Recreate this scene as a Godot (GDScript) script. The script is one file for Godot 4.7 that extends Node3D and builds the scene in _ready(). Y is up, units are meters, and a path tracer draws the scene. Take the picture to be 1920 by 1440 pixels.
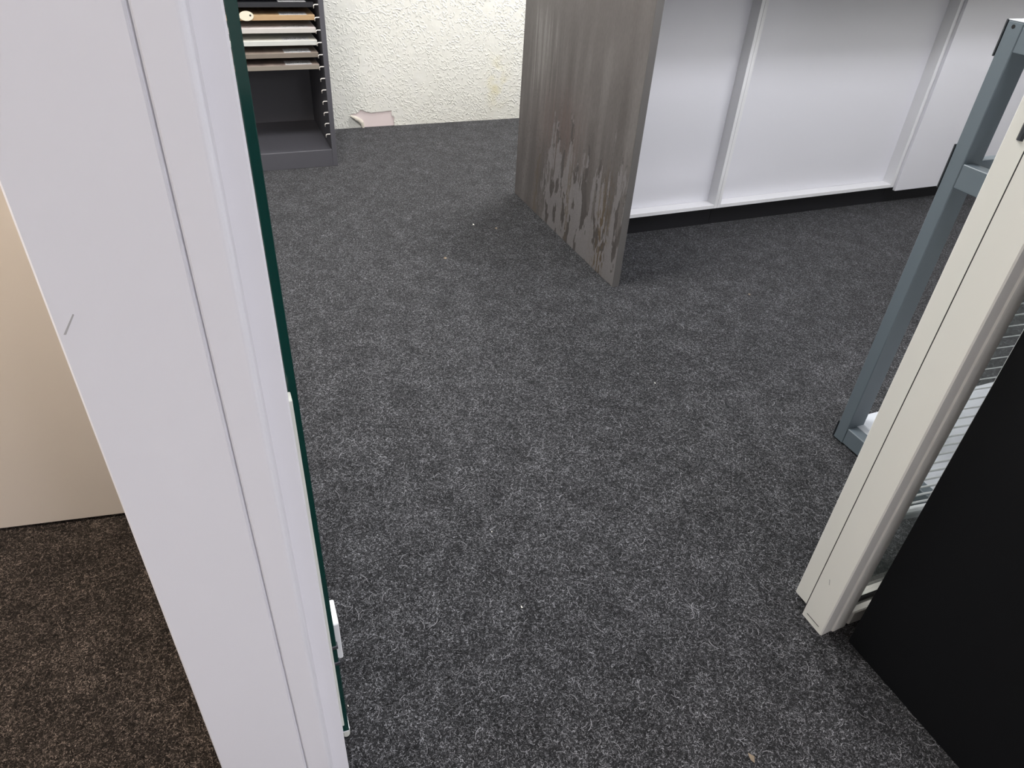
extends Node3D
# An office doorway seen from standing height, looking down over speckled carpet.

var M := {}
var rng := RandomNumberGenerator.new()

# ---------------------------------------------------------------- mesh helpers
func tri(st: SurfaceTool, a: Vector3, b: Vector3, c: Vector3, n: Vector3, uvs := []) -> void:
	# front faces run clockwise: flip the order when the counter-clockwise normal agrees with n
	var g := (b - a).cross(c - a)
	var pts := [a, b, c]
	var us := uvs
	if g.dot(n) > 0.0:
		pts = [a, c, b]
		if us.size() == 3: us = [uvs[0], uvs[2], uvs[1]]
	for k in 3:
		var p: Vector3 = pts[k]
		st.set_normal(n)
		if us.size() == 3: st.set_uv(us[k])
		else: st.set_uv(plane_uv(p, n))
		st.add_vertex(p)

func plane_uv(p: Vector3, n: Vector3) -> Vector2:
	var a := n.abs()
	if a.y >= a.x and a.y >= a.z: return Vector2(p.x, p.z)
	if a.x >= a.z: return Vector2(p.z, -p.y)
	return Vector2(p.x, -p.y)

func quad(st: SurfaceTool, a: Vector3, b: Vector3, c: Vector3, d: Vector3, n: Vector3) -> void:
	tri(st, a, b, c, n)
	tri(st, a, c, d, n)

func begin() -> SurfaceTool:
	var st := SurfaceTool.new()
	st.begin(Mesh.PRIMITIVE_TRIANGLES)
	return st

# a box from lo to hi with chamfered edges
func add_box(st: SurfaceTool, lo: Vector3, hi: Vector3, ch := 0.0015) -> void:
	var c := (lo + hi) * 0.5
	var h := (hi - lo) * 0.5
	var b: float = minf(ch, minf(h.x, minf(h.y, h.z)) * 0.45)
	var v := func(ax: int, s: Vector3) -> Vector3:
		var q := Vector3(s.x * (h.x - b), s.y * (h.y - b), s.z * (h.z - b))
		q[ax] = s[ax] * h[ax]
		return c + q
	for ax in 3:
		var u := (ax + 1) % 3
		var w := (ax + 2) % 3
		for sg in [-1.0, 1.0]:
			var n := Vector3.ZERO
			n[ax] = sg
			var ps := []
			for k in [[-1.0, -1.0], [1.0, -1.0], [1.0, 1.0], [-1.0, 1.0]]:
				var s := Vector3.ZERO
				s[ax] = sg
				s[u] = k[0]
				s[w] = k[1]
				ps.append(v.call(ax, s))
			quad(st, ps[0], ps[1], ps[2], ps[3], n)
		# edges parallel to ax
		for su in [-1.0, 1.0]:
			for sw in [-1.0, 1.0]:
				var s0 := Vector3.ZERO
				s0[u] = su
				s0[w] = sw
				s0[ax] = -1.0
				var s1 := s0
				s1[ax] = 1.0
				var n2 := Vector3.ZERO
				n2[u] = su
				n2[w] = sw
				quad(st, v.call(u, s0), v.call(u, s1), v.call(w, s1), v.call(w, s0), n2.normalized())
	for sx in [-1.0, 1.0]:
		for sy in [-1.0, 1.0]:
			for sz in [-1.0, 1.0]:
				var s := Vector3(sx, sy, sz)
				tri(st, v.call(0, s), v.call(1, s), v.call(2, s), s.normalized())

# polygon in the plane (a, b) swept along the third axis; axis 1 sweeps along y (poly = x, z), axis 2 along z (poly = x, y)
func add_prism(st: SurfaceTool, poly: PackedVector2Array, axis: int, lo: float, hi: float) -> void:
	var at := func(p: Vector2, t: float) -> Vector3:
		if axis == 1: return Vector3(p.x, t, p.y)
		if axis == 2: return Vector3(p.x, p.y, t)
		return Vector3(t, p.y, p.x)
	var up := Vector3.ZERO
	up[axis] = 1.0
	var ids := Geometry2D.triangulate_polygon(poly)
	for k in range(0, ids.size(), 3):
		tri(st, at.call(poly[ids[k]], hi), at.call(poly[ids[k + 1]], hi), at.call(poly[ids[k + 2]], hi), up)
		tri(st, at.call(poly[ids[k]], lo), at.call(poly[ids[k + 1]], lo), at.call(poly[ids[k + 2]], lo), -up)
	var turn := -1.0 if Geometry2D.is_polygon_clockwise(poly) else 1.0
	for k in poly.size():
		var p := poly[k]
		var q := poly[(k + 1) % poly.size()]
		var e := (q - p).normalized()
		var o := Vector2(e.y, -e.x) * turn
		var n: Vector3 = at.call(o, 0.0)
		n[axis] = 0.0
		quad(st, at.call(p, lo), at.call(q, lo), at.call(q, hi), at.call(p, hi), n.normalized())

# a tube of radius r along points
func add_tube(st: SurfaceTool, pts: Array, r: float, sides := 8) -> void:
	var rings := []
	for k in pts.size():
		var t: Vector3 = (pts[mini(k + 1, pts.size() - 1)] - pts[maxi(k - 1, 0)]).normalized()
		var side := t.cross(Vector3.UP)
		if side.length() < 0.05: side = t.cross(Vector3.RIGHT)
		side = side.normalized()
		var other := t.cross(side).normalized()
		var ring := []
		for s in sides:
			var a := TAU * s / sides
			ring.append([pts[k] + (side * cos(a) + other * sin(a)) * r, (side * cos(a) + other * sin(a))])
		rings.append(ring)
	for k in pts.size() - 1:
		for s in sides:
			var a = rings[k][s]
			var b = rings[k][(s + 1) % sides]
			var c = rings[k + 1][(s + 1) % sides]
			var d = rings[k + 1][s]
			quad(st, a[0], b[0], c[0], d[0], ((a[1] + b[1]) as Vector3).normalized())
	for e in [0, pts.size() - 1]:
		var mid: Vector3 = pts[e]
		var out: Vector3 = (pts[e] - pts[1 if e == 0 else e - 1]).normalized()
		for s in sides:
			tri(st, mid, rings[e][s][0], rings[e][(s + 1) % sides][0], out)

func commit(called: String, st: SurfaceTool, mat: Material, parent: Node = self) -> MeshInstance3D:
	var o := MeshInstance3D.new()
	o.name = called
	o.mesh = st.commit()
	o.material_override = mat
	parent.add_child(o, true)
	return o

# one box as a part; lo and hi in the parent's space
func part(parent: Node, called: String, lo: Vector3, hi: Vector3, mat: Material, ch := 0.0015) -> MeshInstance3D:
	var st := begin()
	var base := Vector3((lo.x + hi.x) * 0.5, lo.y, (lo.z + hi.z) * 0.5)
	add_box(st, lo - base, hi - base, ch)
	var o := commit(called, st, mat, parent)
	o.position = base
	return o

func thing(called: String, label: String, category: String, at := Vector3.ZERO, turn := 0.0, group := "") -> Node3D:
	var o := Node3D.new()
	o.name = called
	add_child(o, true)
	o.position = at
	o.rotation.y = turn
	tag(o, label, category, group)
	return o

func tag(o: Node, label: String, category: String, group := "") -> void:
	o.set_meta("label", label)
	o.set_meta("category", category)
	if group != "": o.set_meta("group", group)

func struct(o: Node) -> Node:
	o.set_meta("kind", "structure")
	return o

# ---------------------------------------------------------------- materials
func mat(c: Color, rough := 0.6, metal := 0.0, spec := 0.5) -> StandardMaterial3D:
	var m := StandardMaterial3D.new()
	m.albedo_color = c
	m.roughness = rough
	m.metallic = metal
	m.metallic_specular = spec
	return m

func tex(im: Image) -> ImageTexture:
	im.generate_mipmaps()
	return ImageTexture.create_from_image(im)

func carpet_image(n: int, strokes: int, seed_value: int) -> Image:
	# short curled felt fibres, light over dark, on a seamless square
	rng.seed = seed_value
	var buf := PackedByteArray()
	buf.resize(n * n)
	for k in n * n: buf[k] = 34 + (rng.randi() % 40)
	for s in strokes:
		var x := rng.randf() * n
		var y := rng.randf() * n
		var a := rng.randf() * TAU
		var bend := rng.randf_range(-0.38, 0.38)
		var l := rng.randi_range(4, 10)
		if rng.randf() < 0.025: l = rng.randi_range(12, 24); bend *= 0.4
		var pick := rng.randf()
		var v := int(lerpf(60.0, 205.0, pick * pick)) if rng.randf() < 0.56 else rng.randi_range(12, 50)
		if rng.randf() < 0.03: v = rng.randi_range(185, 240)
		for k in l:
			buf[(int(y) & (n - 1)) * n + (int(x) & (n - 1))] = v
			x += cos(a)
			y += sin(a)
			a += bend
			if x < 0.0: x += n
			if y < 0.0: y += n
	return Image.create_from_data(n, n, false, Image.FORMAT_L8, buf)

func mottle(scale: float, seed_value: int, low: float, octaves := 4) -> NoiseTexture2D:
	var f := FastNoiseLite.new()
	f.noise_type = FastNoiseLite.TYPE_SIMPLEX_SMOOTH
	f.frequency = scale
	f.seed = seed_value
	f.fractal_octaves = octaves
	var t := NoiseTexture2D.new()
	t.width = 512
	t.height = 512
	t.seamless = true
	t.noise = f
	var g := Gradient.new()
	g.set_color(0, Color(low, low, low))
	g.set_color(1, Color(1, 1, 1))
	t.color_ramp = g
	return t

func carpet(im: Texture2D, tint: Color) -> StandardMaterial3D:
	var m := mat(tint, 1.0, 0.0, 0.15)
	m.albedo_texture = im
	m.uv1_scale = Vector3(1.0 / 1.7, 1.0 / 1.7, 1.0)
	m.heightmap_enabled = true
	m.heightmap_texture = im
	m.heightmap_scale = 0.25
	m.detail_enabled = true
	m.detail_blend_mode = BaseMaterial3D.BLEND_MODE_MUL
	m.detail_uv_layer = BaseMaterial3D.DETAIL_UV_2
	m.detail_albedo = mottle(0.035, 11, 0.73)
	m.uv2_scale = Vector3(1.0 / 2.3, 1.0 / 2.3, 1.0)
	m.rim_enabled = true
	m.rim = 0.25
	m.rim_tint = 0.5
	return m

func plaster_relief(n: int) -> Image:
	# knocked-down render: short worm-like ridges with soft larger swellings
	rng.seed = 71
	var big := FastNoiseLite.new()
	big.frequency = 0.018
	big.seed = 5
	var buf := PackedFloat32Array()
	buf.resize(n * n)
	for y in n:
		for x in n:
			buf[y * n + x] = 0.3 + 0.12 * big.get_noise_2d(x, y)
	for s in 24000:
		var x := rng.randf() * n
		var y := rng.randf() * n
		var dens := big.get_noise_2d(x * 0.6 + 900.0, y * 0.6)
		if dens < rng.randf_range(-0.7, 0.15): continue
		var a := rng.randfn(0.9, 0.7)
		var bend := rng.randf_range(-0.18, 0.18)
		var l := rng.randi_range(4, 13)
		var hgt := rng.randf_range(0.1, 0.4)
		for k in l:
			var f := sin(PI * (k + 0.5) / l) * hgt
			for dy in [-1, 0, 1]:
				for dx in [-1, 0, 1]:
					var w: float = 1.0 if dx == 0 and dy == 0 else (0.42 if dx == 0 or dy == 0 else 0.15)
					var at: int = ((int(y) + dy) & (n - 1)) * n + ((int(x) + dx) & (n - 1))
					buf[at] = maxf(buf[at], 0.3 + f * w)
			x += cos(a)
			y += sin(a)
			a += bend
			if x < 0.0: x += n
			if y < 0.0: y += n
	var im := Image.create_empty(n, n, false, Image.FORMAT_RF)
	for y in n:
		for x in n:
			var v := buf[y * n + x]
			im.set_pixel(x, y, Color(v, v, v))
	im.convert(Image.FORMAT_L8)
	return im

func plaster_colour(n: int) -> Image:
	var f := FastNoiseLite.new()
	f.frequency = 0.02
	f.seed = 9
	var im := Image.create_empty(n, n, false, Image.FORMAT_RGB8)
	for y in n:
		for x in n:
			var v := clampf(f.get_noise_2d(x, y) * 0.5 + 0.5, 0.0, 1.0)
			var du := float(x) / n - 0.89
			var dv := float(y) / n - 0.88
			var stain := exp(-(du * du) / 0.0011 - (dv * dv) / 0.004) * clampf(0.5 + f.get_noise_2d(x * 4.0, y * 4.0) * 1.6, 0.0, 1.0)
			im.set_pixel(x, y, (Color(0.85, 0.85, 0.83).lerp(Color(0.835, 0.835, 0.81), v)).lerp(Color(0.82, 0.80, 0.70), stain))
	return im

# rusted, flaking concrete print of the counter's end panel (u along the panel from the far edge, v down)
func panel_print(n: int) -> Image:
	var streak := FastNoiseLite.new()
	streak.seed = 21
	streak.frequency = 0.012
	streak.fractal_octaves = 5
	var blot := FastNoiseLite.new()
	blot.seed = 4
	blot.frequency = 0.006
	blot.fractal_octaves = 4
	var grain := FastNoiseLite.new()
	grain.seed = 33
	grain.frequency = 0.09
	grain.fractal_octaves = 4
	var im := Image.create_empty(n, n, false, Image.FORMAT_RGB8)
	var base := Color(0.385, 0.37, 0.365)
	var pale := Color(0.50, 0.49, 0.485)
	var rust := Color(0.37, 0.325, 0.315)
	var dark := Color(0.29, 0.275, 0.27)
	var ash := Color(0.475, 0.465, 0.47)
	var ochre := Color(0.34, 0.295, 0.24)
	for y in n:
		var v := float(y) / n
		for x in n:
			var u := float(x) / n
			var fx := float(x) * 512.0 / n
			var fy := float(y) * 512.0 / n
			var s := streak.get_noise_2d(fx * 2.6, fy * 0.16)
			var s2 := streak.get_noise_2d(fx * 6.0 + 800.0, fy * 0.22 + 60.0)
			var s3 := streak.get_noise_2d(fx * 2.2 + 400.0, fy * 0.5 + 90.0)
			var b := blot.get_noise_2d(fx * 1.2, fy * 0.7)
			var g := grain.get_noise_2d(fx * 1.4, fy * 0.35)
			var g2 := grain.get_noise_2d(fx * 2.0 + 300.0, fy * 0.8)
			var c := base.lerp(pale, clampf(b * 0.45 + s * 0.12 + 0.02, 0.0, 0.45))
			c = c.lerp(dark, clampf(-s * 0.15 - b * 0.35, 0.0, 0.35))
			# washed streaks on the far upper part
			var wash := smoothstep(0.05, 0.14, u) * (1.0 - smoothstep(0.30, 0.42, u)) * smoothstep(0.16, 0.30, v + s2 * 0.12) * (1.0 - smoothstep(0.5, 0.72, v + s * 0.2))
			c = c.lerp(pale, clampf(wash * (0.55 + s2 * 1.6), 0.0, 0.9))
			# dark runs that hang down the middle
			var run := streak.get_noise_2d(fx * 1.5 + 2300.0, fy * 0.10)
			c = c.lerp(dark, clampf((run - 0.12) * 1.8, 0.0, 0.3) * smoothstep(0.1, 0.4, v))
			c = c.lerp(pale, clampf((-run - 0.16) * 1.6, 0.0, 0.28) * smoothstep(0.05, 0.3, v))
			# rust bloom in the middle
			var bloom := exp(-pow((u - 0.42) / 0.2, 2.0) - pow((v - 0.56) / 0.14, 2.0))
			c = c.lerp(rust, clampf(bloom * (0.7 + s2), 0.0, 0.85))
			# flaked ash-grey coat low down with torn vertical edges
			var edge := 0.64 + 0.34 * s3 + 0.14 * s2 + 0.14 * absf(u - 0.55) - 0.08 * g
			var m := v - edge
			if u + 0.1 * s3 > 0.33 and m > 0.0:
				var k := smoothstep(0.0, 0.012, m)
				c = c.lerp(ash, k * 0.85)
				var tongue := streak.get_noise_2d(fx * 1.7 + 1500.0, fy * 0.6) + 0.22 * g
				if tongue > 0.20: c = c.lerp(dark, smoothstep(0.20, 0.24, tongue) * 0.9)
				if g2 > 0.30 and g2 < 0.36: c = c.lerp(dark, 0.55)
			elif m > -0.1 and g2 > 0.28:
				c = c.lerp(dark, 0.6)
			# ochre scored lines near the front edge
			var band := exp(-pow((u - 0.86) / 0.05, 2.0)) + 0.55 * exp(-pow((u - 0.55) / 0.03, 2.0)) + 0.5 * exp(-pow((u - 0.24) / 0.03, 2.0))
			if v > 0.5 and s2 + g * 0.8 > 0.12: c = c.lerp(ochre, clampf(band * smoothstep(0.5, 0.8, v), 0.0, 0.9))
			c = c * (1.0 + 0.07 * g2)
			im.set_pixel(x, y, c)
	return im

func wood_image(w: int, h: int, a: Color, b: Color, stretch: float, seed_value: int) -> Image:
	var f := FastNoiseLite.new()
	f.seed = seed_value
	f.frequency = 0.03
	f.fractal_octaves = 4
	var im := Image.create_empty(w, h, false, Image.FORMAT_RGB8)
	for y in h:
		for x in w:
			var v := clampf(0.5 + f.get_noise_2d(x * 1.6, y * stretch) * 0.9, 0.0, 1.0)
			im.set_pixel(x, y, a.lerp(b, v))
	return im

func label_image() -> Image:
	# a printed sample sticker: rows of small dark print, too small in the photograph to read
	rng.seed = 8
	var im := Image.create_empty(96, 48, false, Image.FORMAT_RGB8)
	im.fill(Color(0.86, 0.87, 0.88))
	for row in 4:
		var x := 8
		while x < 84:
			var w := rng.randi_range(2, 7)
			if rng.randf() < 0.7: im.fill_rect(Rect2i(x, 8 + row * 9, w, 4), Color(0.45, 0.46, 0.48))
			x += w + 2
	return im

func make_materials() -> void:
	var fibre := tex(carpet_image(2048, 620000, 3))
	M.carpet = carpet(fibre, Color(0.83, 0.835, 0.865))
	M.carpet_brown = carpet(fibre, Color(0.80, 0.73, 0.68))
	M.white_frame = mat(Color(0.89, 0.89, 0.91), 0.32)
	M.cream_frame = mat(Color(0.885, 0.88, 0.86), 0.42)
	M.groove = mat(Color(0.16, 0.16, 0.16), 0.8)
	M.white_board = mat(Color(0.86, 0.86, 0.885), 0.3)
	M.board_edge = mat(Color(0.88, 0.88, 0.89), 0.35)
	M.black_kick = mat(Color(0.09, 0.09, 0.105), 0.5)
	M.black_board = mat(Color(0.055, 0.06, 0.07), 0.6, 0.0, 0.3)
	M.steel_grey = mat(Color(0.37, 0.41, 0.44), 0.42)
	M.shelf_grey = mat(Color(0.74, 0.76, 0.79), 0.4)
	M.black_plastic = mat(Color(0.06, 0.06, 0.065), 0.5)
	M.rack = mat(Color(0.30, 0.30, 0.325), 0.5)
	M.pin = mat(Color(0.78, 0.77, 0.75), 0.3, 0.6)
	M.beige = mat(Color(0.775, 0.74, 0.70), 0.5)
	M.wall = mat(Color(0.87, 0.87, 0.86), 0.9)
	M.ceiling = mat(Color(0.88, 0.88, 0.88), 0.95)
	M.pink = mat(Color(0.84, 0.79, 0.79), 0.9)
	M.paper_back = mat(Color(0.72, 0.70, 0.66), 0.9)
	M.crumb = mat(Color(0.88, 0.87, 0.84), 0.8)
	M.crumb_tan = mat(Color(0.47, 0.42, 0.36), 0.9)
	M.seal = mat(Color(0.80, 0.81, 0.78), 0.5)
	M.hinge = mat(Color(0.86, 0.87, 0.88), 0.3)
	M.hinge_dark = mat(Color(0.25, 0.26, 0.28), 0.35, 0.5)
	M.scuff = mat(Color(0.66, 0.655, 0.66), 0.7)
	var pl := mat(Color(1, 1, 1), 0.92, 0.0, 0.3)
	pl.albedo_texture = tex(plaster_colour(256))
	pl.uv1_scale = Vector3(1.0 / 2.2, 1.0 / 2.2, 1.0)
	pl.heightmap_enabled = true
	pl.heightmap_texture = tex(plaster_relief(1024))
	pl.heightmap_scale = 0.85
	M.plaster = pl
	var pan := mat(Color(1, 1, 1), 0.42)
	pan.albedo_texture = tex(panel_print(768))
	M.panel = pan
	M.panel_edge = mat(Color(0.38, 0.37, 0.365), 0.5)
	var gl := mat(Color(0.86, 0.95, 0.92, 0.10), 0.02)
	gl.transparency = BaseMaterial3D.TRANSPARENCY_ALPHA
	M.glass = gl
	M.glass_edge = mat(Color(0.03, 0.20, 0.18), 0.1)
	M.slat = mat(Color(0.82, 0.84, 0.85), 0.35)
	M.cord = mat(Color(0.92, 0.92, 0.92), 0.7)
	M.lamp_body = mat(Color(0.85, 0.85, 0.85), 0.5)
	var sticker := mat(Color(1, 1, 1), 0.6)
	sticker.albedo_texture = tex(label_image())
	M.sticker = sticker

# ---------------------------------------------------------------- lamps
func ceiling_panel(label: String, at: Vector3, sx: float, sz: float, energy: float, tint: Color) -> void:
	var t := thing("ceiling_light", label, "light", at)
	part(t, "frame", Vector3(-sx / 2 - 0.02, 0.0, -sz / 2 - 0.02), Vector3(sx / 2 + 0.02, 0.05, sz / 2 + 0.02), M.lamp_body)
	var glow := mat(Color(0.9, 0.9, 0.9), 0.5)
	glow.emission_enabled = true
	glow.emission = tint
	glow.emission_energy_multiplier = 2.0
	part(t, "diffuser", Vector3(-sx / 2, -0.006, -sz / 2), Vector3(sx / 2, 0.0, sz / 2), glow, 0.0005)
	var l := AreaLight3D.new()
	l.name = "lamp"
	l.area_size = Vector2(sx, sz)
	l.area_normalize_energy = true
	l.light_energy = energy
	l.light_color = tint
	l.area_range = 20.0
	l.area_attenuation = 2.0
	l.shadow_enabled = true
	t.add_child(l)
	l.position = Vector3(0, -0.012, 0)
	l.rotation_degrees = Vector3(-90, 0, 0)

func _ready() -> void:
	# ---- camera
	var cam := Camera3D.new()
	cam.name = "camera"
	add_child(cam)
	cam.transform = Transform3D(Basis(Vector3(0.92485939, 0.05535318, 0.37625939), Vector3(0.18106296, 0.80594226, -0.56362512), Vector3(-0.33444178, 0.58940063, 0.73536086)), Vector3(0, 1.5, 0))
	cam.fov = rad_to_deg(2.0 * atan(720.0 / 1331.0))
	cam.near = 0.02
	cam.far = 60.0
	cam.current = true
	# ---- surroundings and exposure
	var we := WorldEnvironment.new()
	we.name = "environment"
	var e := Environment.new()
	e.background_mode = Environment.BG_COLOR
	e.background_color = Color(0.0, 0.0, 0.0)
	e.tonemap_mode = Environment.TONE_MAPPER_LINEAR
	e.tonemap_exposure = 1.3
	e.sdfgi_enabled = true
	e.ssao_enabled = true
	e.ssil_enabled = true
	we.environment = e
	add_child(we)
	make_materials()
	# ---- ceiling lights
	ceiling_panel("white ceiling light panel behind the counter", Vector3(2.5, 2.95, -4.2), 0.6, 0.6, 9.5, Color(1.0, 0.99, 0.975))
	ceiling_panel("white ceiling light panel in the middle of the room", Vector3(0.45, 2.95, -2.4), 1.2, 0.6, 7.0, Color(1.0, 0.99, 0.975))
	ceiling_panel("wide white ceiling light in front of the counter", Vector3(2.6, 2.95, -1.2), 2.4, 0.7, 4.0, Color(0.98, 0.98, 1.0))
	ceiling_panel("white ceiling light panel behind the doorway", Vector3(1.8, 2.95, 3.4), 1.2, 0.6, 15.5, Color(0.99, 0.975, 1.0))
	ceiling_panel("warm white ceiling light over the brown carpet", Vector3(-0.8, 2.95, -0.9), 0.6, 0.6, 4.3, Color(1.0, 0.94, 0.88))
	build_room()
	build_doorway()
	build_counter()
	build_rack()
	build_frame_rack()
	build_cabinets()
	build_crumbs()

# ---------------------------------------------------------------- the setting
func floor_piece(called: String, label: String, x0: float, x1: float, z0: float, z1: float, m: Material) -> void:
	var st := begin()
	add_box(st, Vector3(x0, -0.1, z0), Vector3(x1, 0.0, z1), 0.0)
	# second UV set for the broad mottling
	var am: ArrayMesh = st.commit()
	var arr := am.surface_get_arrays(0)
	arr[Mesh.ARRAY_TEX_UV2] = arr[Mesh.ARRAY_TEX_UV]
	var out := ArrayMesh.new()
	out.add_surface_from_arrays(Mesh.PRIMITIVE_TRIANGLES, arr)
	var o := MeshInstance3D.new()
	o.name = called
	o.mesh = out
	o.material_override = m
	add_child(o, true)
	tag(o, label, "floor")
	struct(o)

func build_room() -> void:
	floor_piece("floor", "dark grey speckled felt carpet covering the room and doorway", -0.12, 5.6, -5.05, 4.4, M.carpet)
	floor_piece("floor_001", "dark brown speckled carpet left of the white door post", -1.5, -0.12, -1.9, 4.4, M.carpet_brown)
	floor_piece("floor_002", "grey carpet hidden behind the beige cupboard", -1.5, -0.12, -5.05, -1.9, M.carpet)
	var rooms := [
		["wall_left", "white side wall on the left", Vector3(-1.5, 0, -5.05), Vector3(-1.4, 3.0, 4.4), "wall"],
		["wall_right", "white side wall on the far right", Vector3(5.5, 0, -5.05), Vector3(5.6, 3.0, 4.4), "wall"],
		["wall_rear", "white wall behind the viewer", Vector3(-1.4, 0, 4.3), Vector3(5.5, 3.0, 4.4), "wall"],
		["ceiling", "white flat ceiling", Vector3(-1.5, 3.0, -5.05), Vector3(5.6, 3.1, 4.4), "ceiling"],
	]
	for r in rooms:
		var o := part(self, r[0], r[2], r[3], M.ceiling if r[0] == "ceiling" else M.wall, 0.0)
		tag(o, r[1], r[4])
		struct(o)
	# front partition around the doorway
	var w := thing("wall_front", "white partition wall around the doorway", "wall", Vector3(0, 0, -0.72))
	struct(w)
	part(w, "header", Vector3(-0.17, 2.1, -0.06), Vector3(5.5, 3.0, 0.06), M.wall, 0.0)
	part(w, "wall_section", Vector3(2.3, 0.0, -0.06), Vector3(5.5, 2.1, 0.06), M.wall, 0.0)
	var pw := part(self, "wall_partition", Vector3(-0.16, 0.0, -1.66), Vector3(-0.10, 3.0, -0.785), M.wall, 0.001)
	tag(pw, "white stub wall running back behind the door post", "wall")
	struct(pw)
	build_back_wall()

func build_back_wall() -> void:
	var z := -4.93
	var wb := thing("wall_back", "cream white rough plastered back wall with peeling strip at its foot", "wall", Vector3(0, 0, z))
	struct(wb)
	part(wb, "masonry", Vector3(-1.4, 0, -0.12), Vector3(5.5, 3.0, -0.005), M.pink, 0.0)
	# the textured coat, torn off along the foot
	var tear := [[1.007, 0.0], [1.006, 0.022], [1.0, 0.044], [0.975, 0.066], [0.945, 0.08], [0.92, 0.086], [0.896, 0.087], [0.93, 0.092], [0.952, 0.094], [0.972, 0.101], [0.984, 0.117], [1.0, 0.115], [1.012, 0.106], [1.03, 0.101], [1.055, 0.094], [1.085, 0.095], [1.11, 0.098], [1.14, 0.097], [1.17, 0.101], [1.2, 0.101], [1.199, 0.086], [1.2, 0.07], [1.21, 0.062], [1.218, 0.053], [1.214, 0.03], [1.216, 0.0]]
	var poly := PackedVector2Array()
	poly.append(Vector2(-1.4, 3.0))
	poly.append(Vector2(-1.4, 0.0))
	for p in tear: poly.append(Vector2(p[0], p[1]))
	poly.append(Vector2(5.5, 0.0))
	poly.append(Vector2(5.5, 3.0))
	var st := begin()
	add_prism(st, poly, 2, -0.005, 0.0)
	commit("plaster_coat", st, M.plaster, wb)
	# the loose flap that curls out of the tear
	var fl := begin()
	var root_pts := [[0.896, 0.087], [0.92, 0.086], [0.945, 0.08], [0.975, 0.066], [1.0, 0.044], [1.006, 0.022], [1.007, 0.002]]
	for k in root_pts.size() - 1:
		var a := Vector2(root_pts[k][0], root_pts[k][1])
		var b := Vector2(root_pts[k + 1][0], root_pts[k + 1][1])
		var prev_a := Vector3(a.x, a.y, 0.0005)
		var prev_b := Vector3(b.x, b.y, 0.0005)
		for s in range(1, 5):
			var t := s / 4.0
			var lift := func(p: Vector2, wgt: float) -> Vector3: return Vector3(p.x - 0.028 * t * t * wgt, p.y - 0.014 * t * wgt, 0.0005 + 0.022 * sin(t * 1.9) * wgt)
			var wa: float = minf(1.0, float(k) / 3.0) * (1.0 - 0.3 * float(k) / 6.0)
			var wb2: float = minf(1.0, float(k + 1) / 3.0) * (1.0 - 0.3 * float(k + 1) / 6.0)
			var qa: Vector3 = lift.call(a, wa)
			var qb: Vector3 = lift.call(b, wb2)
			qa.y = maxf(qa.y, 0.001)
			qb.y = maxf(qb.y, 0.001)
			var n := (prev_b - prev_a).cross(qa - prev_a).normalized()
			if n.z < 0.0: n = -n
			if n.length() > 0.5:
				quad(fl, prev_a, prev_b, qb, qa, n)
			prev_a = qa
			prev_b = qb
	var flap := commit("peeling_flap", fl, M.paper_back, wb)
	flap.set_meta("label", "curled loose flap of wall coat")
	# ragged horizontal and vertical cracks of an old patch in the coat
	rng.seed = 15
	for run in [[Vector2(0.95, 0.70), Vector2(1.28, 0.72), 16], [Vector2(1.24, 0.70), Vector2(1.22, 0.36), 18], [Vector2(0.84, 0.62), Vector2(1.0, 0.58), 9], [Vector2(0.99, 0.60), Vector2(1.0, 0.28), 14], [Vector2(1.27, 0.68), Vector2(1.27, 0.52), 8]]:
		var pts := []
		for k in run[2] + 1:
			var q: Vector2 = (run[0] as Vector2).lerp(run[1], float(k) / run[2])
			pts.append(Vector3(q.x + rng.randf_range(-0.012, 0.012), q.y + rng.randf_range(-0.012, 0.012), rng.randf_range(-0.0045, -0.0018)))
		var tb := begin()
		add_tube(tb, pts, 0.0045, 6)
		commit("plaster_ridge", tb, M.plaster, wb)

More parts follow.
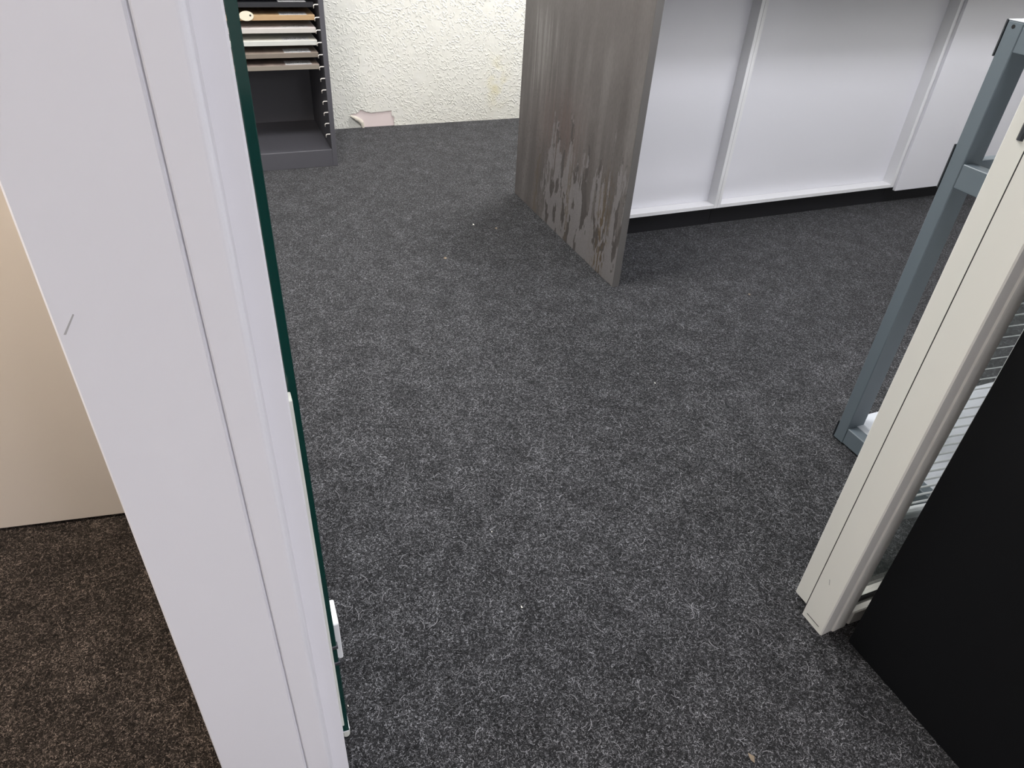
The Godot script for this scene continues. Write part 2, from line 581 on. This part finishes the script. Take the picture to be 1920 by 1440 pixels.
func build_doorway() -> void:
	# ---- left post: wide casing, groove, stepped profile
	var t := thing("trim_1", "tall white grooved door post at the left of the doorway", "door frame", Vector3(-0.07, 0, -0.74))
	struct(t)
	var hgt := 2.1
	var st := begin()
	add_prism(st, PackedVector2Array([Vector2(-0.1, -0.04), Vector2(-0.1, 0.038), Vector2(-0.098, 0.04), Vector2(0.0265, 0.04), Vector2(0.0285, 0.038), Vector2(0.0285, -0.04)]), 1, 0.0, hgt)
	commit("casing", st, M.white_frame, t)
	st = begin()
	add_prism(st, PackedVector2Array([Vector2(0.0285, -0.04), Vector2(0.0285, 0.034), Vector2(0.0315, 0.034), Vector2(0.0315, 0.038), Vector2(0.0335, 0.04), Vector2(0.0655, 0.04), Vector2(0.068, 0.0393), Vector2(0.0702, 0.0375), Vector2(0.0717, 0.0348), Vector2(0.0728, 0.031), Vector2(0.0735, 0.012), Vector2(0.0745, 0.009), Vector2(0.0765, 0.0072), Vector2(0.102, 0.006), Vector2(0.1045, 0.004), Vector2(0.1045, -0.03)]), 1, 0.0, hgt)
	commit("jamb_profile", st, M.white_frame, t)
	part(t, "seal_strip", Vector3(0.098, 0.12, -0.052), Vector3(0.1105, 0.925, -0.0305), M.seal, 0.001)
	var sc := begin()
	add_prism(sc, PackedVector2Array([Vector2(-0.094, 1.107), Vector2(-0.092, 1.1065), Vector2(-0.0795, 1.127), Vector2(-0.0805, 1.128)]), 2, 0.0395, 0.0403)
	commit("scuff_mark", sc, M.scuff, t)
	# ---- glass door leaf folded back behind the left post
	var d := thing("door_1", "frameless glass door standing open edge on beside the left post", "door", Vector3(0.044, 0, -0.80))
	struct(d)
	d.rotation_degrees.y = -1.0
	part(d, "pane", Vector3(-0.006, 0.045, -0.86), Vector3(0.006, 2.07, -0.0035), M.glass, 0.001)
	var ge := part(d, "glass_edge", Vector3(-0.006, 0.045, -0.0035), Vector3(0.006, 2.07, 0.0), M.glass_edge, 0.001)
	ge.set_meta("label", "dark green polished glass edge")
	var h := part(d, "hinge", Vector3(0.0062, 0.252, -0.088), Vector3(0.0175, 0.36, -0.030), M.hinge, 0.002)
	h.set_meta("label", "white rectangular clamp hinge")
	for yy in [0.285, 0.335]:
		var hb := begin()
		add_tube(hb, [Vector3(-0.009, yy, -0.004), Vector3(0.0085, yy, -0.004)], 0.0065, 12)
		commit("hinge_bolt", hb, M.hinge_dark, d)
	part(d, "hinge_plate", Vector3(-0.0125, 0.27, -0.05), Vector3(-0.0065, 0.39, 0.004), M.hinge_dark, 0.001)
	var pv := begin()
	add_tube(pv, [Vector3(0.0, 0.0, -0.02), Vector3(0.0, 0.045, -0.02)], 0.008, 12)
	commit("bottom_pivot", pv, M.seal, d)
	part(d, "bottom_rail", Vector3(-0.0075, 0.037, -0.86), Vector3(0.0075, 0.047, -0.002), M.hinge, 0.001)
	# ---- right jamb
	var r := thing("trim_2", "cream white steel door jamb on the right side of the doorway", "door frame", Vector3(1.2, 0, -0.72))
	struct(r)
	st = begin()
	add_prism(st, PackedVector2Array([Vector2(0.009, -0.06), Vector2(0.007, -0.058), Vector2(0.007, -0.008), Vector2(0.012, -0.006), Vector2(0.05, -0.006), Vector2(0.05, -0.06)]), 1, 0.012, hgt)
	commit("rear_jamb", st, M.cream_frame, r)
	st = begin()
	add_prism(st, PackedVector2Array([Vector2(-0.0150, -0.003), Vector2(-0.0155, -0.0025), Vector2(-0.0155, 0.062), Vector2(-0.0130, 0.065), Vector2(0.020, 0.062), Vector2(0.0225, 0.0655), Vector2(0.027, 0.066), Vector2(0.062, 0.064), Vector2(0.069, 0.058), Vector2(0.070, 0.048), Vector2(0.05, 0.04), Vector2(0.05, -0.003)]), 1, 0.0, hgt)
	commit("front_jamb", st, M.cream_frame, r)
	part(r, "joint_gasket", Vector3(-0.0152, 0.012, -0.0052), Vector3(-0.008, hgt, -0.0031), M.groove, 0.0)
	part(r, "foot_joint", Vector3(-0.0158, 0.0165, 0.008), Vector3(-0.0150, 0.0185, 0.05), M.groove, 0.0)
	var lh := begin()
	add_tube(lh, [Vector3(0.0105, 1.188, -0.033), Vector3(0.0105, 1.232, -0.033)], 0.007, 10)
	var hole := commit("strike_slot", lh, M.hinge_dark, r)
	hole.set_meta("label", "dark lock slot in the jamb")
	var sm := begin()
	add_prism(sm, PackedVector2Array([Vector2(0.0215, 0.166), Vector2(0.023, 0.166), Vector2(0.0275, 0.152), Vector2(0.0265, 0.152)]), 0, -0.0160, -0.0152)
	commit("scuff_mark", sm, M.scuff, r)
	# ---- side window next to the jamb
	var wn := thing("window_1", "narrow glazed side window between the right jamb and the black cabinet", "window", Vector3(1.8, 0, -0.69))
	struct(wn)
	part(wn, "bottom_rail", Vector3(-0.528, 0.0, -0.02), Vector3(0.5, 0.05, 0.034), M.cream_frame, 0.003)
	part(wn, "top_rail", Vector3(-0.528, 2.05, -0.02), Vector3(0.5, 2.1, 0.034), M.cream_frame, 0.003)
	part(wn, "side_stile", Vector3(0.45, 0.05, -0.02), Vector3(0.5, 2.05, 0.034), M.cream_frame, 0.003)
	part(wn, "pane", Vector3(-0.548, 0.05, -0.003), Vector3(0.45, 2.05, 0.003), M.glass, 0.0005)
	part(wn, "glazing_gasket", Vector3(-0.55, 0.05, 0.003), Vector3(0.45, 0.06, 0.012), M.black_plastic, 0.001)
	# ---- venetian blind behind it
	var vb := thing("venetian_blind", "white venetian blind with open slats behind the narrow side window", "blind", Vector3(1.78, 0, -0.805), deg_to_rad(-6.0))
	var slat_st := begin()
	var rows := []
	for k in 5:
		var a := (k / 4.0 - 0.5)
		rows.append(Vector3(0, 0.0022 * (1.0 - 4.0 * a * a), a * 0.025))
	for side in [1.0, -1.0]:
		for k in 4:
			var p0: Vector3 = rows[k] + Vector3(0, side * 0.0002, 0)
			var p1: Vector3 = rows[k + 1] + Vector3(0, side * 0.0002, 0)
			var n: Vector3 = Vector3(0, p1.z - p0.z, p0.y - p1.y).normalized() * side
			quad(slat_st, p0 + Vector3(-0.44, 0, 0), p0 + Vector3(0.44, 0, 0), p1 + Vector3(0.44, 0, 0), p1 + Vector3(-0.44, 0, 0), n)
	var slat_mesh := slat_st.commit()
	var y := 0.165
	while y < 1.98:
		var s := MeshInstance3D.new()
		s.name = "slat"
		s.mesh = slat_mesh
		s.material_override = M.slat
		vb.add_child(s, true)
		s.position = Vector3(0, y, 0)
		s.rotation_degrees.x = -40.0
		y += 0.0295
	part(vb, "bottom_bar", Vector3(-0.44, 0.115, -0.0125), Vector3(0.44, 0.14, 0.0125), M.slat, 0.003)
	part(vb, "head_rail", Vector3(-0.44, 2.0, -0.014), Vector3(0.44, 2.04, 0.014), M.slat, 0.002)
	for xx in [-0.36, -0.118, 0.33]:
		for zz in [-0.0135, 0.0135]:
			part(vb, "ladder_cord", Vector3(xx - 0.0016, 0.14, zz - 0.0008), Vector3(xx + 0.0016, 2.0, zz + 0.0008), M.cord, 0.0003)

func build_counter() -> void:
	# rust-printed end panel
	var ep := thing("counter_end_panel", "rusty concrete-look end panel of the reception counter standing on the carpet", "panel", Vector3(1.573, 0, -2.99))
	part(ep, "board", Vector3(-0.0162, 0, -0.577), Vector3(0.0165, 1.16, 0.577), M.panel_edge, 0.0012)
	var st := begin()
	var x := -0.0168
	var a := Vector3(x, 0.0015, -0.5755)
	var b := Vector3(x, 0.0015, 0.5755)
	var c := Vector3(x, 1.159, 0.5755)
	var dd := Vector3(x, 1.159, -0.5755)
	tri(st, a, b, c, Vector3.LEFT, [Vector2(0, 1), Vector2(1, 1), Vector2(1, 0)])
	tri(st, a, c, dd, Vector3.LEFT, [Vector2(0, 1), Vector2(1, 0), Vector2(0, 0)])
	var lam := commit("printed_laminate", st, M.panel, ep)
	lam.set_meta("label", "streaked grey and rust brown laminate print")
	var tp := thing("worktop", "grey concrete-look counter top over the white counter units", "worktop", Vector3(3.3, 1.16, -2.99))
	part(tp, "slab", Vector3(-1.745, 0, -0.577), Vector3(1.7, 0.04, 0.37), M.panel_edge, 0.002)
	# three white units
	var spans := [[1.592, 2.4105, "open white counter unit beside the rusty end panel"], [2.4115, 3.649, "wide middle white counter unit with recessed panel"], [3.650, 5.0, "white counter unit with a flush door behind the grey steel frame"]]
	for k in 3:
		var x0: float = spans[k][0]
		var x1: float = spans[k][1]
		var hw := (x1 - x0) / 2.0
		var u := thing("counter_unit", spans[k][2], "cabinet", Vector3((x0 + x1) / 2.0, 0, -2.86), 0.0, "white counter units under the counter top")
		part(u, "side_panel", Vector3(-hw, 0.105, -0.5), Vector3(-hw + 0.019, 1.158, 0), M.board_edge, 0.0008)
		part(u, "side_panel", Vector3(hw - 0.019, 0.105, -0.5), Vector3(hw, 1.158, 0), M.board_edge, 0.0008)
		part(u, "bottom_board", Vector3(-hw + 0.0192, 0.105, -0.5), Vector3(hw - 0.0192, 0.124, -0.0005), M.board_edge, 0.0008)
		part(u, "back_panel", Vector3(-hw + 0.0194, 0.1245, -0.075), Vector3(hw - 0.0194, 1.157, -0.063), M.white_board, 0.0004)
		part(u, "plinth", Vector3(-hw + 0.0003, 0, -0.06), Vector3(hw - 0.0003, 0.1045, -0.042), M.black_kick, 0.0008)
		if k == 2:
			part(u, "door", Vector3(-hw + 0.004, 0.09, 0.001), Vector3(hw - 0.003, 1.15, 0.02), M.white_board, 0.001)

func build_rack() -> void:
	var t := thing("display_rack", "dark grey sample display rack against the back wall", "rack", Vector3(0.28, 0, -4.228))
	var hw := 0.411
	part(t, "side_panel", Vector3(hw - 0.027, 0, -0.62), Vector3(hw, 1.9, 0), M.rack, 0.0015)
	part(t, "side_panel", Vector3(-hw, 0, -0.62), Vector3(-hw + 0.027, 1.9, 0), M.rack, 0.0015)
	part(t, "back_panel", Vector3(-hw + 0.027, 0.05, -0.62), Vector3(hw - 0.027, 1.899, -0.6), M.rack, 0.0008)
	part(t, "bottom_shelf", Vector3(-hw + 0.0272, 0.076, -0.598), Vector3(hw - 0.0272, 0.098, -0.006), M.rack, 0.001)
	part(t, "plinth", Vector3(-hw + 0.0272, 0, -0.025), Vector3(hw - 0.0272, 0.096, -0.003), M.rack, 0.001)
	part(t, "top_board", Vector3(-hw, 1.9, -0.62), Vector3(hw, 1.925, 0), M.rack, 0.0015)
	# supports: little hooked pins up both side panels
	var ps := begin()
	add_tube(ps, [Vector3(0, 0, 0), Vector3(-0.018, 0, 0), Vector3(-0.0225, -0.002, 0), Vector3(-0.0245, -0.007, 0), Vector3(-0.0245, -0.016, 0)], 0.0036, 8)
	var pm := ps.commit()
	for k in 22:
		for side in [1.0, -1.0]:
			for zz in [-0.008]:
				var p := MeshInstance3D.new()
				p.name = "shelf_pin"
				p.mesh = pm
				p.material_override = M.pin
				t.add_child(p, true)
				p.position = Vector3(side * (hw - 0.027), 0.185 + 0.0608 * k, zz)
				if side < 0.0: p.rotation.y = PI
	# sample boards
	var oak := mat(Color(1, 1, 1), 0.5)
	oak.albedo_texture = tex(wood_image(256, 256, Color(0.78, 0.68, 0.54), Color(0.68, 0.56, 0.42), 0.12, 2))
	oak.uv1_scale = Vector3(1.6, 1.6, 1)
	var marble := mat(Color(1, 1, 1), 0.35)
	marble.albedo_texture = tex(wood_image(256, 256, Color(0.66, 0.60, 0.565), Color(0.50, 0.45, 0.43), 0.7, 6))
	var taupe := mat(Color(1, 1, 1), 0.5)
	taupe.albedo_texture = tex(wood_image(256, 256, Color(0.62, 0.57, 0.53), Color(0.55, 0.50, 0.465), 0.1, 12))
	var kinds := [
		["brown marbled sample board, lowest in the dark rack", marble, mat(Color(0.50, 0.475, 0.44), 0.5)],
		["taupe wood-look sample board, second from below in the rack", taupe, mat(Color(0.45, 0.42, 0.385), 0.5)],
		["bright cream white sample board in the rack above the taupe one", mat(Color(0.90, 0.90, 0.87), 0.4), mat(Color(0.74, 0.75, 0.735), 0.4)],
		["pale lilac white sample board in the rack under the oak one", mat(Color(0.87, 0.85, 0.855), 0.4), mat(Color(0.73, 0.72, 0.705), 0.4)],
		["oak wood sample board with a round white tag in the rack", oak, mat(Color(0.66, 0.55, 0.41), 0.5)],
		["black sample board at the top of the rack in view", mat(Color(0.07, 0.075, 0.10), 0.5), mat(Color(0.10, 0.105, 0.13), 0.6)],
		["light grey sample board above the black one", mat(Color(0.6, 0.6, 0.6), 0.5), mat(Color(0.55, 0.55, 0.55), 0.5)],
	]
	for k in kinds.size():
		var yb := 0.536 + 0.0608 * k + 0.0
		var bd := thing("sample_board", kinds[k][0], "sample board", Vector3(0.28, yb, -4.246), 0.0, "sample boards lying in the display rack")
		part(bd, "core", Vector3(-0.362, 0.0, -0.56), Vector3(0.362, 0.0225, 0.0), kinds[k][2], 0.001)
		part(bd, "face", Vector3(-0.3615, 0.0225, -0.56), Vector3(0.3615, 0.0240, -0.0008), kinds[k][1], 0.0003)
		var lb := begin()
		var y := 0.0243
		var p0 := Vector3(0.185, y, -0.010)
		var p1 := Vector3(0.325, y, -0.010)
		var p2 := Vector3(0.325, y, -0.105)
		var p3 := Vector3(0.185, y, -0.105)
		tri(lb, p0, p1, p2, Vector3.UP, [Vector2(0, 1), Vector2(1, 1), Vector2(1, 0)])
		tri(lb, p0, p2, p3, Vector3.UP, [Vector2(0, 1), Vector2(1, 0), Vector2(0, 0)])
		var lo := commit("sticker", lb, M.sticker, bd)
		lo.set_meta("label", "white printed sticker")
		if k == 4:
			var rt := begin()
			var outer := PackedVector2Array()
			for s in 24: outer.append(Vector2(cos(TAU * s / 24.0) * 0.036, sin(TAU * s / 24.0) * 0.023))
			add_prism(rt, outer, 2, 0.0, 0.003)
			var tg := commit("round_tag", rt, mat(Color(0.80, 0.78, 0.71), 0.6), bd)
			tg.position = Vector3(0.018, 0.0225, 0.0015)
			tg.rotation_degrees.x = -8.0
			tg.set_meta("label", "round white tag with a small hole")
			var rh := begin()
			add_tube(rh, [Vector3(0.02, 0.002, 0.002), Vector3(0.02, 0.002, 0.0036)], 0.005, 10)
			commit("tag_hole", rh, M.groove, tg)

func build_frame_rack() -> void:
	# blue-grey steel bench frame behind the right jamb
	var t := thing("steel_bench", "blue grey painted steel bench frame behind the right door jamb", "bench", Vector3(1.776, 0, -1.258))
	var wx := 0.9
	var dz := 0.42
	for xx in [0.0, wx - 0.07]:
		for zz in [0.0, dz - 0.04]:
			part(t, "leg", Vector3(xx, 0.004, zz), Vector3(xx + 0.07, 1.273, zz + 0.04), M.steel_grey, 0.002)
			part(t, "foot_pad", Vector3(xx + 0.006, 0.0, zz + 0.004), Vector3(xx + 0.064, 0.005, zz + 0.036), M.black_plastic, 0.001)
	for lv in [[0.006, 0.066], [0.884, 0.947], [1.21, 1.2725]]:
		for xx in [0.0005, wx - 0.0405]:
			part(t, "cross_rail", Vector3(xx, lv[0], 0.0402), Vector3(xx + 0.04, lv[1], dz - 0.0402), M.steel_grey, 0.002)
		for zz in [0.004, dz - 0.034]:
			part(t, "long_rail", Vector3(0.0702, lv[0], zz), Vector3(wx - 0.0702, lv[1], zz + 0.03), M.steel_grey, 0.002)
	for lv in [[0.004, 0.07], [0.87, 0.985], [1.195, 1.275]]:
		part(t, "bracket_plate", Vector3(-0.002, lv[0], -0.004), Vector3(0.05, lv[1], -0.0005), M.hinge_dark, 0.0005)
	var sh := part(t, "bottom_shelf", Vector3(0.0405, 0.062, 0.0), Vector3(wx - 0.0405, 0.0665, dz - 0.0), M.shelf_grey, 0.001)
	sh.set_meta("label", "light grey sheet metal shelf")
	part(t, "bench_top", Vector3(0.0, 1.2732, 0.0), Vector3(wx, 1.2757, dz), M.shelf_grey, 0.002)
	var bh := begin()
	add_tube(bh, [Vector3(0.0005, 1.262, 0.018), Vector3(-0.0006, 1.262, 0.018)], 0.0045, 12)
	commit("bolt_hole", bh, M.black_plastic, t)

func build_cabinets() -> void:
	# black cabinet standing right against the side window
	var t := thing("black_cabinet", "tall matt black cabinet side on the near right of the doorway", "cabinet", Vector3(1.44, 0, -0.31))
	part(t, "side_panel", Vector3(-0.2, 0, -0.31), Vector3(-0.181, 1.95, 0.31), M.black_board, 0.001)
	part(t, "side_panel", Vector3(0.181, 0, -0.31), Vector3(0.2, 1.95, 0.31), M.black_board, 0.001)
	part(t, "back_panel", Vector3(-0.181, 0, -0.31), Vector3(0.181, 1.93, -0.30), M.black_board, 0.001)
	part(t, "top_board", Vector3(-0.181, 1.93, -0.31), Vector3(0.181, 1.95, 0.31), M.black_board, 0.001)
	part(t, "door", Vector3(-0.2, 0.03, 0.311), Vector3(0.2, 1.95, 0.33), M.black_board, 0.001)
	# beige cupboard beyond the brown carpet
	var turn := deg_to_rad(-8.6)
	var c := thing("beige_cupboard", "smooth beige cupboard front behind the brown carpet on the left", "cupboard", Vector3(-0.72, 0, -1.677), deg_to_rad(8.6))
	c.rotation.y = -turn * -1.0
	part(c, "door", Vector3(-0.62, 0.012, -0.02), Vector3(0.5, 2.1, 0.0), M.beige, 0.001)
	part(c, "body", Vector3(-0.6, 0.05, -0.2), Vector3(0.45, 2.1, -0.021), M.beige, 0.001)
	part(c, "plinth", Vector3(-0.6, 0.0, -0.16), Vector3(0.45, 0.05, -0.03), M.black_plastic, 0.001)

func build_crumbs() -> void:
	# scraps lying on the carpet
	var list := [
		[0.517, -0.986, 0.0042, "white crumb on the near carpet in front of the doorway", M.crumb],
		[1.185, -3.217, 0.009, "white paper scrap on the carpet beside the rusty panel", M.crumb],
		[1.281, -3.144, 0.011, "tan crumb on the carpet close to the rusty panel", M.crumb_tan],
		[0.929, -2.891, 0.013, "tan dirt speck on the far carpet in front of the rack", M.crumb_tan],
		[1.354, -1.717, 0.0045, "small white crumb in the middle of the carpet", M.crumb],
		[2.131, -2.176, 0.008, "brown dirt speck on the carpet in front of the counter", M.crumb_tan],
		[0.535, -1.243, 0.0028, "tiny white crumb left of the middle of the carpet", M.crumb],
		[0.06, -0.879, 0.0022, "tiny white crumb by the foot of the glass door", M.crumb],
		[0.832, -0.470, 0.012, "pale brown fluff at the near edge of the carpet", M.crumb_tan],
	]
	# loose curled hairs lying on the carpet
	var hair := begin()
	var hp := []
	for k in 7: hp.append(Vector3(cos(k * 0.2) * 0.014 - 0.014, 0.0003, sin(k * 0.2) * 0.014))
	add_tube(hair, hp, 0.00028, 4)
	var mm := MultiMesh.new()
	mm.transform_format = MultiMesh.TRANSFORM_3D
	mm.mesh = hair.commit()
	rng.seed = 61
	var n_hair := 1800
	mm.instance_count = n_hair
	for k in n_hair:
		var sc := rng.randf_range(0.5, 1.5)
		var bs := Basis(Vector3.UP, rng.randf() * TAU).scaled(Vector3(sc, 1.0, sc * rng.randf_range(0.6, 1.6)))
		mm.set_instance_transform(k, Transform3D(bs, Vector3(rng.randf_range(0.1, 1.75), 0.0003, rng.randf_range(-2.3, -0.2))))
	var hairs := MultiMeshInstance3D.new()
	hairs.name = "carpet_fibres"
	hairs.multimesh = mm
	hairs.material_override = mat(Color(0.56, 0.56, 0.58), 0.9)
	add_child(hairs)
	tag(hairs, "loose curled grey hairs lying all over the near carpet", "fibres")
	hairs.set_meta("kind", "stuff")
	rng.seed = 44
	for it in list:
		var r: float = it[2]
		var st := begin()
		# a lumpy flattened scrap
		var pts := []
		for k in 7:
			var a := TAU * k / 7.0
			var q := r * rng.randf_range(0.55, 1.15)
			pts.append(Vector3(cos(a) * q * 0.6, 0.0, sin(a) * q))
		var top := Vector3(rng.randf_range(-0.2, 0.2) * r, r * 0.5, rng.randf_range(-0.2, 0.2) * r)
		for k in 7:
			var a2: Vector3 = pts[k]
			var b2: Vector3 = pts[(k + 1) % 7]
			var n := (b2 - a2).cross(top - a2).normalized()
			if n.y < 0.0: n = -n
			tri(st, a2, b2, top, n)
			tri(st, a2, b2, Vector3.ZERO, Vector3.DOWN)
		var o := commit("crumb", st, it[4], self)
		o.position = Vector3(it[0], 0.0, it[1])
		tag(o, it[3], "crumb", "crumbs on the carpet")
